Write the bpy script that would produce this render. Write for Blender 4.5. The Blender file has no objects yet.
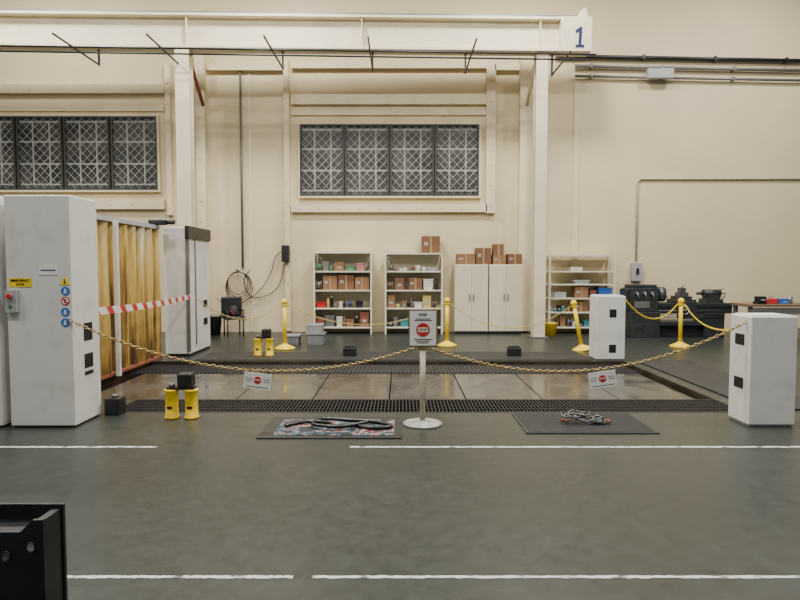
import bpy, bmesh, math, random
from mathutils import Vector, Matrix
random.seed(4)
PI=math.pi
C=bpy.context.scene.collection
F=600.0; TH=math.atan(32/600); ct,st=math.cos(TH),math.sin(TH); CH=1.75
def at(px,py,Y):
    u=(300-py)/F; t=Y/(ct+u*st)
    return ((px-400)/F*t, CH+t*(u*ct-st))
def G(px,py,z=0.0):
    u=(300-py)/F; t=(z-CH)/(u*ct-st)
    return ((px-400)/F*t, t*(ct+u*st))
# ---------------------------------------------------------------- materials
def mat(name,col,rough=.5,metal=0,var=.08,scale=6,bump=0,col2=None,spec=None,pos=(.32,.68)):
    m=bpy.data.materials.new(name); m.use_nodes=True; n=m.node_tree; b=n.nodes['Principled BSDF']
    tc=n.nodes.new('ShaderNodeTexCoord'); nz=n.nodes.new('ShaderNodeTexNoise'); nz.inputs['Scale'].default_value=scale; nz.inputs['Detail'].default_value=5
    n.links.new(tc.outputs['Object'],nz.inputs['Vector'])
    r=n.nodes.new('ShaderNodeValToRGB'); r.color_ramp.elements[0].position=pos[0]; r.color_ramp.elements[1].position=pos[1]
    c2=col2 or tuple(min(1,c*(1+var)) for c in col); c1=tuple(c*(1-var) for c in col) if not col2 else col
    r.color_ramp.elements[0].color=(*c1,1); r.color_ramp.elements[1].color=(*c2,1)
    n.links.new(nz.outputs['Fac'],r.inputs['Fac']); n.links.new(r.outputs['Color'],b.inputs['Base Color'])
    b.inputs['Roughness'].default_value=rough; b.inputs['Metallic'].default_value=metal
    if spec is not None: b.inputs['Specular IOR Level'].default_value=spec
    if bump:
        bp=n.nodes.new('ShaderNodeBump'); bp.inputs['Strength'].default_value=bump; bp.inputs['Distance'].default_value=.02
        n.links.new(nz.outputs['Fac'],bp.inputs['Height']); n.links.new(bp.outputs['Normal'],b.inputs['Normal'])
    return m
M={}
M['wall']=mat('cream_wall',(.68,.575,.375),.75,0,.05,.7)
M['trim']=mat('cream_steel',(.72,.62,.42),.55,0,.05,2)
M['beam']=mat('beam_cream',(.72,.65,.48),.5,0,.06,2)
M['white']=mat('white_paint',(.62,.60,.53),.5,0,.08,3)
M['shelfw']=mat('shelf_white',(.70,.67,.56),.5,0,.04,4)
M['beige']=mat('cupboard_beige',(.68,.62,.47),.5,0,.04,4)
M['cab']=mat('machine_grey',(.56,.555,.53),.45,0,.05,3.5,0,(.66,.655,.635),pos=(.28,.48))
M['dark']=mat('black_metal',(.013,.013,.015),.45,0,.3,8)
M['black']=mat('black_void',(.004,.004,.004),.8)
M['blackglossy']=mat('black_gloss',(.01,.01,.014),.3,0,.3,5)
M['grey']=mat('grey_metal',(.18,.18,.17),.45,.4,.1,8)
M['lgrey']=mat('light_grey',(.36,.37,.38),.5,0,.08,8)
M['tote']=mat('tote_grey',(.22,.23,.25),.5,0,.1,8)
M['steel']=mat('steel',(.40,.40,.40),.35,.8,.1,10)
M['dsteel']=mat('dark_steel',(.11,.115,.12),.4,.6,.2,10)
M['yellow']=mat('safety_yellow',(.85,.60,.01),.45,0,.1,6)
M['yblock']=mat('yellow_block',(.85,.56,.01),.5,0,.25,10)
M['brass']=mat('chain_brass',(.36,.26,.09),.45,.4,.25,20)
M['ychain']=mat('chain_pale',(.50,.40,.12),.5,0,.1,20)
M['card']=mat('cardboard',(.27,.14,.07),.85,0,.12,5)
M['card2']=mat('cardboard_dark',(.19,.09,.045),.85,0,.12,5)
M['tape']=mat('parcel_tape',(.36,.23,.12),.4)
M['red']=mat('red',(.50,.02,.02),.45)
M['rust']=mat('rust_red',(.24,.07,.04),.6)
M['blue']=mat('blue',(.03,.14,.50),.45)
M['dblue']=mat('dark_blue',(.02,.05,.16),.5)
M['green']=mat('green',(.05,.22,.08),.5)
M['teal']=mat('teal',(.05,.22,.26),.5)
M['pink']=mat('pink',(.45,.18,.18),.5)
M['text']=mat('ink',(.01,.01,.01),.6)
M['btext']=mat('ink_blue',(.006,.012,.07),.6)
M['paper']=mat('paper_white',(.74,.73,.70),.6,0,.02)
M['wood']=mat('wood',(.17,.12,.075),.6,0,.2,12)
M['lathe']=mat('lathe_grey',(.034,.039,.042),.4,.3,.35,8)
M['post']=mat('post_cream',(.48,.44,.32),.5,0,.2,14)
M['pbase']=mat('stanchion_base',(.30,.30,.27),.5,0,.2,10)
M['line']=mat('line_paint',(.10,.105,.10),.6,0,.12,9,0,(.50,.52,.48),pos=(.36,.48))
M['wing']=mat('window_dark',(.02,.021,.022),.4,0,.5,1.5,0,(.09,.09,.085))
M['sash']=mat('sash_dark',(.05,.05,.045),.5)
M['grille']=mat('grille_grey',(.36,.37,.36),.5)
M['meshw']=mat('mesh_wire',(.55,.54,.49),.5)
def floor_mat():
    m=mat('floor_concrete',(.022,.0265,.0235),.3,0,.25,.4,0,(.034,.039,.035),pos=(.3,.7)); n=m.node_tree; b=n.nodes['Principled BSDF']
    tc=n.nodes.new('ShaderNodeTexCoord')
    n2=n.nodes.new('ShaderNodeTexNoise'); n2.inputs['Scale'].default_value=7; n2.inputs['Detail'].default_value=12; n2.inputs['Roughness'].default_value=.8
    n.links.new(tc.outputs['Object'],n2.inputs['Vector'])
    r=n.nodes.new('ShaderNodeMapRange'); r.inputs[1].default_value=.35; r.inputs[2].default_value=.65; r.inputs[3].default_value=.27; r.inputs[4].default_value=.42
    n.links.new(n2.outputs['Fac'],r.inputs[0]); n.links.new(r.outputs[0],b.inputs['Roughness'])
    rr=n.nodes.new('ShaderNodeValToRGB'); rr.color_ramp.elements[0].position=.35; rr.color_ramp.elements[0].color=(.38,.38,.38,1); rr.color_ramp.elements[1].position=.68; rr.color_ramp.elements[1].color=(.62,.62,.60,1)
    n.links.new(n2.outputs['Fac'],rr.inputs[0])
    mx=n.nodes.new('ShaderNodeMix'); mx.data_type='RGBA'; mx.blend_type='OVERLAY'; mx.inputs[0].default_value=.85
    old=b.inputs['Base Color'].links[0].from_socket
    n.links.new(old,mx.inputs[6]); n.links.new(rr.outputs[0],mx.inputs[7])
    prev=mx.outputs[2]
    for rot,sc,amt,colr in ((.5,(1,8,1),.28,(.10,.105,.10,1)),(-.9,(1,9,1),.45,(.012,.013,.012,1))):
        mp=n.nodes.new('ShaderNodeMapping'); mp.inputs['Scale'].default_value=sc; mp.inputs['Rotation'].default_value=(0,0,rot); n.links.new(tc.outputs['Object'],mp.inputs[0])
        n3=n.nodes.new('ShaderNodeTexNoise'); n3.inputs['Scale'].default_value=5; n3.inputs['Detail'].default_value=5; n.links.new(mp.outputs[0],n3.inputs['Vector'])
        g=n.nodes.new('ShaderNodeMapRange'); g.inputs[1].default_value=.62; g.inputs[2].default_value=.74; g.inputs[3].default_value=0; g.inputs[4].default_value=amt; n.links.new(n3.outputs['Fac'],g.inputs[0])
        m2=n.nodes.new('ShaderNodeMix'); m2.data_type='RGBA'; m2.inputs[7].default_value=colr
        n.links.new(g.outputs[0],m2.inputs[0]); n.links.new(prev,m2.inputs[6]); prev=m2.outputs[2]
    n.links.new(prev,b.inputs['Base Color'])
    b.inputs['Specular IOR Level'].default_value=.34
    bp=n.nodes.new('ShaderNodeBump'); bp.inputs['Strength'].default_value=.04; n.links.new(n2.outputs['Fac'],bp.inputs['Height']); n.links.new(bp.outputs['Normal'],b.inputs['Normal'])
    return m
M['floor']=floor_mat()
def plate_mat(name,a,c):
    m=mat(name,a,.2,.3,.3,1.0,0,c); n=m.node_tree; b=n.nodes['Principled BSDF']
    nz=n.nodes.new('ShaderNodeTexNoise'); nz.inputs['Scale'].default_value=1.6; nz.inputs['Detail'].default_value=4
    g=n.nodes.new('ShaderNodeNewGeometry'); n.links.new(g.outputs['Position'],nz.inputs['Vector'])
    r=n.nodes.new('ShaderNodeMapRange'); r.inputs[1].default_value=.4; r.inputs[2].default_value=.6; r.inputs[3].default_value=.10; r.inputs[4].default_value=.36
    n.links.new(nz.outputs['Fac'],r.inputs[0]); n.links.new(r.outputs[0],b.inputs['Roughness'])
    bp=n.nodes.new('ShaderNodeBump'); bp.inputs['Strength'].default_value=.05; bp.inputs['Distance'].default_value=.02; n.links.new(nz.outputs['Fac'],bp.inputs['Height']); n.links.new(bp.outputs['Normal'],b.inputs['Normal'])
    return m
M['plate1']=plate_mat('plate_steel',(.060,.057,.050),(.095,.090,.080))
M['plate2']=plate_mat('plate_brown',(.060,.050,.040),(.11,.095,.075))
M['pit']=mat('pit_brown',(.022,.017,.012),.3,.1,.3,3,0,(.06,.045,.03))
M['farstrip']=mat('dark_rubber',(.014,.014,.015),.6,0,.4,4)
M['matg']=mat('mat_grey',(.03,.032,.035),.7,0,.2,20)
M['bk']=mat('bracket_black',(.007,.008,.010),.4,0,.3,6)
def curtain_mat():
    m=mat('bellows_yellow',(.50,.33,.10),.5,0,.2,2,0,(.70,.55,.25)); n=m.node_tree; b=n.nodes['Principled BSDF']
    tc=n.nodes.new('ShaderNodeTexCoord'); mp=n.nodes.new('ShaderNodeMapping'); mp.inputs['Scale'].default_value=(1,5,.28)
    n.links.new(tc.outputs['Object'],mp.inputs['Vector'])
    nz=n.nodes.new('ShaderNodeTexNoise'); nz.inputs['Scale'].default_value=1.8; nz.inputs['Detail'].default_value=6; nz.inputs['Roughness'].default_value=.62; n.links.new(mp.outputs[0],nz.inputs['Vector'])
    sp=n.nodes.new('ShaderNodeMapRange'); sp.inputs[1].default_value=.3; sp.inputs[2].default_value=.7; sp.inputs[3].default_value=.12; sp.inputs[4].default_value=.78; n.links.new(nz.outputs['Fac'],sp.inputs[0])
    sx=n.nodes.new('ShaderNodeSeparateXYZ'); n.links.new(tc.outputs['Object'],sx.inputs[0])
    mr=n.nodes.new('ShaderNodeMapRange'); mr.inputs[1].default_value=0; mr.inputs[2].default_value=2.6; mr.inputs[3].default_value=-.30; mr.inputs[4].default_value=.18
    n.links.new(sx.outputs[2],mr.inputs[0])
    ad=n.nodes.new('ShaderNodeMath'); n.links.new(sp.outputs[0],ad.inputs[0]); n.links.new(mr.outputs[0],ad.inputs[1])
    fold_shade=n.nodes.new('ShaderNodeMapRange'); fold_shade.inputs[1].default_value=0; fold_shade.inputs[2].default_value=.2; fold_shade.inputs[3].default_value=-.24; fold_shade.inputs[4].default_value=.02; n.links.new(sx.outputs[0],fold_shade.inputs[0])  # shade between the pleats, painted as darker colour in the fold valleys
    a2=n.nodes.new('ShaderNodeMath'); n.links.new(ad.outputs[0],a2.inputs[0]); n.links.new(fold_shade.outputs[0],a2.inputs[1])
    r=n.nodes.new('ShaderNodeValToRGB'); e=r.color_ramp.elements
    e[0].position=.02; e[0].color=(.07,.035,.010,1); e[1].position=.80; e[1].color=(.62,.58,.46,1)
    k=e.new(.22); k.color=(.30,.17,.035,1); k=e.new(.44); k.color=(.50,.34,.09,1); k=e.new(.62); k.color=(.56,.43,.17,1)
    n.links.new(a2.outputs[0],r.inputs[0]); n.links.new(r.outputs[0],b.inputs['Base Color'])
    return m
M['curtain']=curtain_mat()
def stripe_mat():
    m=mat('red_white_tape',(.6,.03,.03),.5); n=m.node_tree; b=n.nodes['Principled BSDF']
    tc=n.nodes.new('ShaderNodeTexCoord'); sx=n.nodes.new('ShaderNodeSeparateXYZ'); n.links.new(tc.outputs['Object'],sx.inputs[0])
    a=n.nodes.new('ShaderNodeMath'); n.links.new(sx.outputs[1],a.inputs[0]); n.links.new(sx.outputs[2],a.inputs[1])
    w=n.nodes.new('ShaderNodeMath'); w.operation='MULTIPLY'; w.inputs[1].default_value=2.2; n.links.new(a.outputs[0],w.inputs[0])
    f=n.nodes.new('ShaderNodeMath'); f.operation='FRACT'; n.links.new(w.outputs[0],f.inputs[0])
    g=n.nodes.new('ShaderNodeMath'); g.operation='GREATER_THAN'; g.inputs[1].default_value=.42; n.links.new(f.outputs[0],g.inputs[0])
    r=n.nodes.new('ShaderNodeValToRGB'); r.color_ramp.elements[0].color=(.5,.03,.02,1); r.color_ramp.elements[1].color=(.75,.73,.68,1)
    n.links.new(g.outputs[0],r.inputs[0]); n.links.new(r.outputs[0],b.inputs['Base Color']); return m
M['stripe']=stripe_mat()
def mat_print():
    m=mat('printed_mat',(.02,.02,.02),.7); n=m.node_tree; b=n.nodes['Principled BSDF']
    tc=n.nodes.new('ShaderNodeTexCoord'); nz=n.nodes.new('ShaderNodeTexNoise'); nz.inputs['Scale'].default_value=5.5; nz.inputs['Detail'].default_value=3; nz.inputs['Distortion'].default_value=.9
    n.links.new(tc.outputs['Object'],nz.inputs['Vector'])
    r=n.nodes.new('ShaderNodeValToRGB'); r.color_ramp.interpolation='CONSTANT'; e=r.color_ramp.elements
    e[0].position=0; e[0].color=(.01,.01,.012,1); e[1].position=.45; e[1].color=(.045,.12,.16,1)
    for p,c in ((.49,(.015,.015,.02,1)),(.535,(.32,.33,.32,1)),(.565,(.24,.03,.03,1)),(.60,(.015,.015,.015,1))): k=e.new(p); k.color=c
    n.links.new(nz.outputs['Fac'],r.inputs[0]); n.links.new(r.outputs[0],b.inputs['Base Color']); return m
M['print']=mat_print()
# ---------------------------------------------------------------- mesh builder
class MB:
    def __init__(s): s.b=bmesh.new()
    def box(s,x0,x1,y0,y1,z0,z1,mi=0):
        v=[s.b.verts.new(p) for p in ((x0,y0,z0),(x1,y0,z0),(x1,y1,z0),(x0,y1,z0),(x0,y0,z1),(x1,y0,z1),(x1,y1,z1),(x0,y1,z1))]
        for f in ((3,2,1,0),(4,5,6,7),(0,1,5,4),(1,2,6,5),(2,3,7,6),(3,0,4,7)):
            q=s.b.faces.new([v[i] for i in f]); q.material_index=mi
        return s
    def cyl(s,p0,p1,r0,r1=None,n=16):
        r1=r0 if r1 is None else r1
        p0=Vector(p0); p1=Vector(p1); d=(p1-p0).normalized()
        a=d.orthogonal().normalized(); c=d.cross(a)
        A=[s.b.verts.new(p0+(a*math.cos(2*PI*i/n)+c*math.sin(2*PI*i/n))*r0) for i in range(n)]
        B=[s.b.verts.new(p1+(a*math.cos(2*PI*i/n)+c*math.sin(2*PI*i/n))*r1) for i in range(n)]
        for i in range(n):
            j=(i+1)%n; f=s.b.faces.new((A[i],A[j],B[j],B[i])); f.smooth=True
        s.b.faces.new(A[::-1]); s.b.faces.new(B); return s
    def lathe(s,prof,n=24,cx=0,cy=0):
        rings=[[s.b.verts.new((cx+r*math.cos(2*PI*i/n),cy+r*math.sin(2*PI*i/n),z)) for i in range(n)] for r,z in prof]
        for A,B in zip(rings,rings[1:]):
            for i in range(n):
                j=(i+1)%n; f=s.b.faces.new((A[i],A[j],B[j],B[i])); f.smooth=True
        s.b.faces.new(rings[0][::-1]); s.b.faces.new(rings[-1]); return s
    def tube(s,pts,r,n=8,closed=False):
        P=[Vector(p) for p in pts]; R=[]; m=len(P); pa=None
        for k in range(m):
            if closed: d=P[(k+1)%m]-P[k-1]
            else: d=P[min(k+1,m-1)]-P[max(k-1,0)]
            d.normalize()
            if pa is None: a=d.orthogonal().normalized()
            else:
                a=pa-d*pa.dot(d)
                a=a.normalized() if a.length>1e-5 else d.orthogonal().normalized()
            pa=a; c=d.cross(a)
            R.append([s.b.verts.new(P[k]+(a*math.cos(2*PI*i/n)+c*math.sin(2*PI*i/n))*r) for i in range(n)])
        for k in range(m if closed else m-1):
            A=R[k]; B=R[(k+1)%m]
            for i in range(n):
                j=(i+1)%n; f=s.b.faces.new((A[i],A[j],B[j],B[i])); f.smooth=True
        if not closed: s.b.faces.new(R[0][::-1]); s.b.faces.new(R[-1])
        return s
    def prism_xz(s,poly,y0,y1):
        A=[s.b.verts.new((x,y0,z)) for x,z in poly]; B=[s.b.verts.new((x,y1,z)) for x,z in poly]
        n=len(poly); s.b.faces.new(A); s.b.faces.new(B[::-1])
        for i in range(n):
            j=(i+1)%n; s.b.faces.new((A[j],A[i],B[i],B[j]))
        return s
    def build(s,name,m,parent=None,loc=None,bevel=0,rot=None):
        bmesh.ops.recalc_face_normals(s.b,faces=s.b.faces)
        me=bpy.data.meshes.new(name); s.b.to_mesh(me); s.b.free()
        o=bpy.data.objects.new(name,me); C.objects.link(o)
        for q in (m if isinstance(m,list) else [m]): me.materials.append(q)
        if parent: o.parent=parent
        if loc: o.location=loc
        if rot: o.rotation_euler=rot
        if bevel:
            b=o.modifiers.new('bevel','BEVEL'); b.width=bevel; b.segments=2; b.limit_method='ANGLE'
        return o
def tag(o,label,cat,group=None):
    o['label']=label; o['category']=cat
    if group: o['group']=group
    return o
def thing(name,label,cat,loc=(0,0,0),rot=(0,0,0),group=None):
    o=bpy.data.objects.new(name,None); C.objects.link(o); o.location=loc; o.rotation_euler=rot; o.empty_display_size=.1
    return tag(o,label,cat,group)
def struct(o): o['kind']='structure'; return o
def dup(root,loc,label=None,rot=None):
    r=root.copy(); C.objects.link(r); r.location=loc
    if rot: r.rotation_euler=rot
    if label: r['label']=label
    for ch in list(root.children):
        c=ch.copy(); C.objects.link(c); c.parent=r
        for g in ch.children:
            d=g.copy(); C.objects.link(d); d.parent=c
    return r
def text(name,body,size,m,parent,loc,rot=(PI/2,0,0),align='CENTER',bold=.015):
    cu=bpy.data.curves.new('t','FONT'); cu.body=body; cu.size=size; cu.align_x=align; cu.align_y='CENTER'; cu.extrude=.0015; cu.offset=size*bold
    t=bpy.data.objects.new('t',cu); C.objects.link(t); bpy.context.view_layer.update()
    me=bpy.data.meshes.new_from_object(t); bpy.data.objects.remove(t)
    o=bpy.data.objects.new(name,me); C.objects.link(o); me.materials.clear(); me.materials.append(m)
    o.parent=parent; o.location=loc; o.rotation_euler=rot; return o
WY=16.4
# ---------------------------------------------------------------- setting
b=MB(); xs=[-30,-4.7,-3.5,4.2,30]; ys=[-4,7.2,7.9,11.2,WY+.3]
PB=-.35
for i in range(4):
    for j in range(4):
        hole=(i==2 and j in (1,2)) or (i==1 and j==2)
        z=PB if hole else 0
        f=b.b.faces.new([b.b.verts.new(p) for p in ((xs[i],ys[j],z),(xs[i+1],ys[j],z),(xs[i+1],ys[j+1],z),(xs[i],ys[j+1],z))]); f.material_index=1 if hole else 0
for (xa,ya,xb,yb) in ((-3.5,7.2,4.2,7.2),(4.2,7.2,4.2,11.2),(4.2,11.2,-4.7,11.2),(-4.7,11.2,-4.7,7.9),(-4.7,7.9,-3.5,7.9),(-3.5,7.9,-3.5,7.2)):
    f=b.b.faces.new([b.b.verts.new(p) for p in ((xa,ya,PB),(xb,yb,PB),(xb,yb,0),(xa,ya,0))]); f.material_index=1
struct(b.build('floor',[M['floor'],M['pit']]))
struct(MB().box(-30,30,WY,WY+.3,0,13).build('wall_back',M['wall']))
tn=[0]
def trim(px0,px1,py0,py1,dy=.12,m='trim',bolts=True):
    tn[0]+=1; Y=WY-dy
    x0,z1=at(px0,py0,Y); x1,z0=at(px1,py1,Y); b=MB().box(x0,x1,Y,WY,max(z0,0),z1)
    if bolts:
        if x1-x0>z1-z0:
            n=int((x1-x0)/.55)
            for k in range(n): b.cyl((x0+.2+k*.55,Y-.02,(z0+z1)/2),(x0+.2+k*.55,Y,(z0+z1)/2),.025,n=6)
        else:
            n=int((z1-z0)/.55)
            for k in range(n): b.cyl(((x0+x1)/2,Y-.02,z0+.2+k*.55),((x0+x1)/2,Y,z0+.2+k*.55),.025,n=6)
    return struct(b.build('trim_%d'%tn[0],M[m]))
trim(283,291,60,331); trim(487,495,60,213)
trim(291,487,94,104); trim(291,487,204,212)
trim(291,487,110,115,.06,bolts=False)
trim(164,172,62,215); trim(-40,164,84,93); trim(-40,164,106,111,.06,bolts=False); trim(-40,164,199,209)
trim(207,283,64,70,bolts=False); trim(495,522,64,70,bolts=False); trim(291,487,62,68,bolts=False)
trim(521,531,45,331,.25,bolts=False)
trim(574.5,576,80,330,.02,bolts=False)
trim(194,208,50,331,.25)
trim(250,251,64,331,.015,bolts=False)
def window(k,px0,px1,py0,py1,edges):
    Yf=WY-.10
    x0,z1=at(px0,py0,Yf); x1,z0=at(px1,py1,Yf)
    r=struct(MB().box(x0,x1,WY-.02,WY-.002,z0,z1).build('window_%d'%k,M['wing']))
    f=MB(); t=.045
    f.box(x0-.05,x1+.05,Yf,WY,z0-.05,z0); f.box(x0-.05,x1+.05,Yf,WY,z1,z1+.05); f.box(x0-.05,x0,Yf,WY,z0,z1); f.box(x1,x1+.05,Yf,WY,z0,z1)
    f.build('window_frame',M['trim'],r)
    for ei,(e0,e1) in enumerate(edges):
        a,_=at(e0,py1,Yf); c,_=at(e1,py1,Yf)
        s=MB(); s.box(a,a+t,Yf,WY-.03,z0,z1); s.box(c-t,c,Yf,WY-.03,z0,z1); s.box(a+t,c-t,Yf,WY-.03,z0,z0+t); s.box(a+t,c-t,Yf,WY-.03,z1-t,z1)
        s.build('sash',M['sash'],r)
        g=MB(); w=c-a; hgt=z1-z0
        yA,yB=WY-.032,WY-.022
        for q in (.08,.36,.66,.93): g.box(a+t,c-t,yA,yB,z0+hgt*q-.022,z0+hgt*q+.022)
        for xq in (.33,.7): g.box(a+w*xq-.02,a+w*xq+.02,yA-.001,yB,z0+hgt*.08,z0+hgt*.93)
        g.build('grille',M['grille'],r)
        d=MB(); yy=WY-.075; aa,cc,zz0,zz1=a+t,c-t,z0+t,z1-t; dx=(cc-aa)/(5 if e0>-30 else 6); dz=(zz1-zz0)/8; sl=dz/dx
        for sgn in (1,-1):
            for kk in range(-16,24):
                q=kk*dz; pts=[]
                for xx in (aa,cc):
                    z=zz0+sgn*sl*(xx-aa)+q
                    if zz0-1e-4<=z<=zz1+1e-4: pts.append((xx,z))
                for z in (zz0,zz1):
                    xx=aa+(z-zz0-q)/(sgn*sl)
                    if aa+1e-4<xx<cc-1e-4: pts.append((xx,z))
                if len(pts)>=2 and (Vector(pts[0])-Vector(pts[1])).length>.05:
                    d.tube([(pts[0][0],yy,pts[0][1]),(pts[1][0],yy,pts[1][1])],.006,4)
        d.build('diamond_mesh',M['meshw'],r)
window(1,300,479,124,196,[(300,344),(345,389),(390,434),(435,479)])
window(2,-35,158,116,190,[(-35,16),(18,63),(65,110),(112,158)])
for k,(a,c,py) in enumerate(((-60,157,447),(350,860,447),(63,293,577),(312,860,577))):
    x0,y=G(a,py); x1,_=G(c,py); tn[0]+=1
    w=.045 if py<500 else .028; b=MB(); N=90; pr=None
    for i in range(N+1):
        xx=x0+(x1-x0)*i/N; j0=random.uniform(-.005,.005); j1=random.uniform(-.005,.005)
        c_=(b.b.verts.new((xx,y-w/2+j0,.0015)),b.b.verts.new((xx,y+w/2+j1,.0015)))
        if pr: b.b.faces.new((pr[0],c_[0],c_[1],pr[1]))
        pr=c_
    struct(b.build('trim_%d'%tn[0],M['line']))
# ---------------------------------------------------------------- crane runway
BY=14.95; SL=.027
xb1,zt=at(591,18,BY); _,zb=at(591,52,BY); xb0=-18
r=thing('crane_runway_beam','long cream steel crane runway beam ending in a blue number one','beam',(xb1,BY,zb),(0,0,SL))
h=zt-zb
MB().box(xb0,0,.12,.16,.06,h-.06).build('web',M['beam'],r)
MB().box(xb0,0,-.06,.34,0,.06).build('bottom_flange',M['beam'],r)
MB().box(xb0,0,-.06,.34,h-.06,h).build('top_flange',M['beam'],r)
MB().box(xb0,-.3,.1,.2,h,h+.1).build('rail',M['grey'],r)
MB().prism_xz([(-.35,h),(-.02,h),(-.1,h+.30),(-.2,h+.24)],.08,.22).build('end_stop',M['beam'],r)
for px in (5,190,362,540):
    x,_=at(px,30,BY); MB().box(x-xb1-.012,x-xb1+.012,-.03,.12,.06,h-.06).build('stiffener',M['beam'],r)
MB().box(-.75,0,-.075,.12,-.005,h+.005).build('end_plate',M['beam'],r)
x,z=at(578.5,38,BY); x-=xb1; z-=zb
MB().prism_xz([(x-.03,z-.20),(x+.04,z-.20),(x+.06,z+.23),(x+.0,z+.23),(x-.10,z+.15),(x-.095,z+.08),(x-.015,z+.13)],-.09,-.078).box(x-.10,x+.11,-.09,-.078,z-.25,z-.19).build('number_one',M['btext'],r)
def column(px0,px1,label,Yc):
    x0,_=at(px0,200,Yc+.05); x1,_=at(px1,200,Yc+.05); w=x1-x0
    r=thing('crane_column',label,'column',((x0+x1)/2,Yc+.15,0))
    MB().box(-w/2,w/2,-.15,-.12,.03,zb-.01).build('flange',M['beam'],r)
    MB().box(-w/2,w/2,.12,.15,.03,zb-.01).build('flange',M['beam'],r)
    MB().box(-.015,.015,-.12,.12,.03,zb-.01).build('web',M['beam'],r)
    MB().box(-w/2-.08,w/2+.08,-.22,.22,0,.03).build('base_plate',M['grey'],r)
    return r
column(178,192,'cream steel column under the crane beam at the left, between the two windows',BY-.30)
column(534.5,546,'cream steel column beside the white cupboards carrying the end of the crane beam',BY)
for p0,p1,y0,mm,lab in ((190,203,15.01,'rust','rust brown knee brace beside the column left of the middle window'),(536,527,15.31,'trim','cream knee brace beside the column under the beam end')):
    xa,za=at(p0,60,y0); xc,zc_=at(p1,105,16.14); tag(MB().tube([(0,0,0),(xc-xa,16.14-y0,zc_-za)],.045,8).build('knee_brace',M[mm],loc=(xa,y0,za)),lab,'brace')
zs_=[]
for k,(px,py) in enumerate(((92,60),(176,61.5),(280,63.5),(372,65.5),(467,67.5),(556,70))):
    x,z=at(px,py,14.7-(556-px)*.0005); zs_.append((x,z))
    ys0=12.85 if k<5 else 13.45
    t=thing('conductor_bracket','dark steel bracket arm under the crane beam, %s of six'%({0:'leftmost',1:'second from left',2:'third from left',3:'fourth from left',4:'fifth from left',5:'rightmost'}[k]),'bracket',(x,ys0,z),group='bracket arms under the crane beam')
    yb_=BY-(xb1-x)*SL-ys0
    MB().box(-.016,.016,0,yb_+.2,-.016,.016).build('arm',M['dark'],t)
    MB().box(-.02,.02,yb_+.15,yb_+.2,-.02,zb-z).build('hanger',M['dark'],t)
def zb_at(x):
    (xa,za),(xc,zc_)=zs_[0],zs_[-1]; return za+(zc_-za)*(x-xa)/(xc-xa)
for k,(yy,lab) in enumerate(((13.75,'front dark conductor bar running along under the crane beam'),(14.1,'rear dark conductor bar running along under the crane beam'))):
    xr=4.4
    tag(MB().tube([(-13,yy,zb_at(-13)+.045),(xr,yy,zb_at(xr)+.045)],.022,8).build('conductor_bar',M['dark']),lab,'bar')
for k,(py0,r_,lab) in enumerate(((56,.05,'upper'),(66,.045,'middle'),(76,.035,'lower'))):
    Y=WY-.1; x0,z=at(556 if k==0 else 575,py0,Y)
    b=MB().cyl((0,0,0),(9.5,0,-.18),r_)
    for q in range(5): b.box(q*1.9+.4,q*1.9+.46,-r_-.01,.1,-r_-.01-.19*q/5,r_+.01-.19*q/5)
    tag(b.build('wall_conduit',M['grey' if k else 'dark'],loc=(x0,Y,z)),'%s horizontal conduit high on the right wall beyond the beam end'%lab,'conduit')
x,z=at(660,74,WY-.2)
t=thing('junction_box','grey junction box on the high conduits','junction box',(x,WY-.26,z)); MB().box(-.35,.35,0,.1,-.13,.13).build('body',M['lgrey'],t,bevel=.01); MB().box(-.33,.33,-.012,0,-.11,.11).build('cover',M['lgrey'],t)
Y=WY-.04
x0,z0=at(636,262,Y); x1,z1=at(637,179,Y); x2,_=at(840,179,Y)
tag(MB().tube([(0,0,0),(0,0,z1-z0-.1),(.03,0,z1-z0-.03),(.1,0,z1-z0),(x2-x0,0,z1-z0)],.025,8).build('wall_conduit',M['post'],loc=(x0,Y,z0)),'thin bent conduit running down the right wall to the small grey box','conduit')
t=thing('switch_box','small grey wall switch box under the bent conduit behind the lathe','switch box',(x0,WY-.15,z0-.52)); MB().box(-.14,.14,0,.15,0,.5).build('body',M['lgrey'],t,bevel=.015); MB().box(-.03,.03,-.05,0,.2,.35).build('lever',M['dark'],t)
x0,z0=at(240,64,Y); _,z1=at(240,268,Y)
tag(MB().cyl((0,0,0),(0,0,z0-z1),.03).build('wall_conduit',M['grey'],loc=(x0,Y,z1)),'vertical conduit on the wall left of the middle window above the cable coil','conduit')
x,z=at(238,283,WY-.1)
b=MB()
for k in range(4):
    R=.27+.03*k; b.tube([(R*math.cos(a)+.02*k,-.03*k,R*1.15*math.sin(a)-.04*k) for a in [2*PI*i/28 for i in range(28)]],.011,6,True)
t=thing('cable_coil','black cable coil hanging on the wall under the vertical conduit','cable coil',(x,WY-.12,z)); b.build('cable',M['dark'],t); MB().cyl((0,.115,.33),(0,-.18,.36),.02).build('hook',M['grey'],t)
x,z=at(286,262,WY-.15)
t=thing('disconnect_switch','black disconnect switch box on the wall left of the shelves','switch box',(x,WY-.28,z)); MB().box(-.1,.1,0,.155,0,.45).build('body',M['dark'],t,bevel=.02); MB().box(.1,.13,.03,.08,.15,.35).build('handle',M['grey'],t)
P=[at(*p,WY-.1) for p in ((284,263),(279,285),(265,296),(250,296),(244,280),(250,270))]
def smooth(P,n=8):
    out=[]
    for i in range(len(P)-1):
        p0=Vector(P[max(i-1,0)]);p1=Vector(P[i]);p2=Vector(P[i+1]);p3=Vector(P[min(i+2,len(P)-1)])
        for k in range(n):
            t=k/n; out.append(.5*((2*p1)+(p2-p0)*t+(2*p0-5*p1+4*p2-p3)*t*t+(3*p1-p0-3*p2+p3)*t**3))
    out.append(Vector(P[-1])); return out
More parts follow.
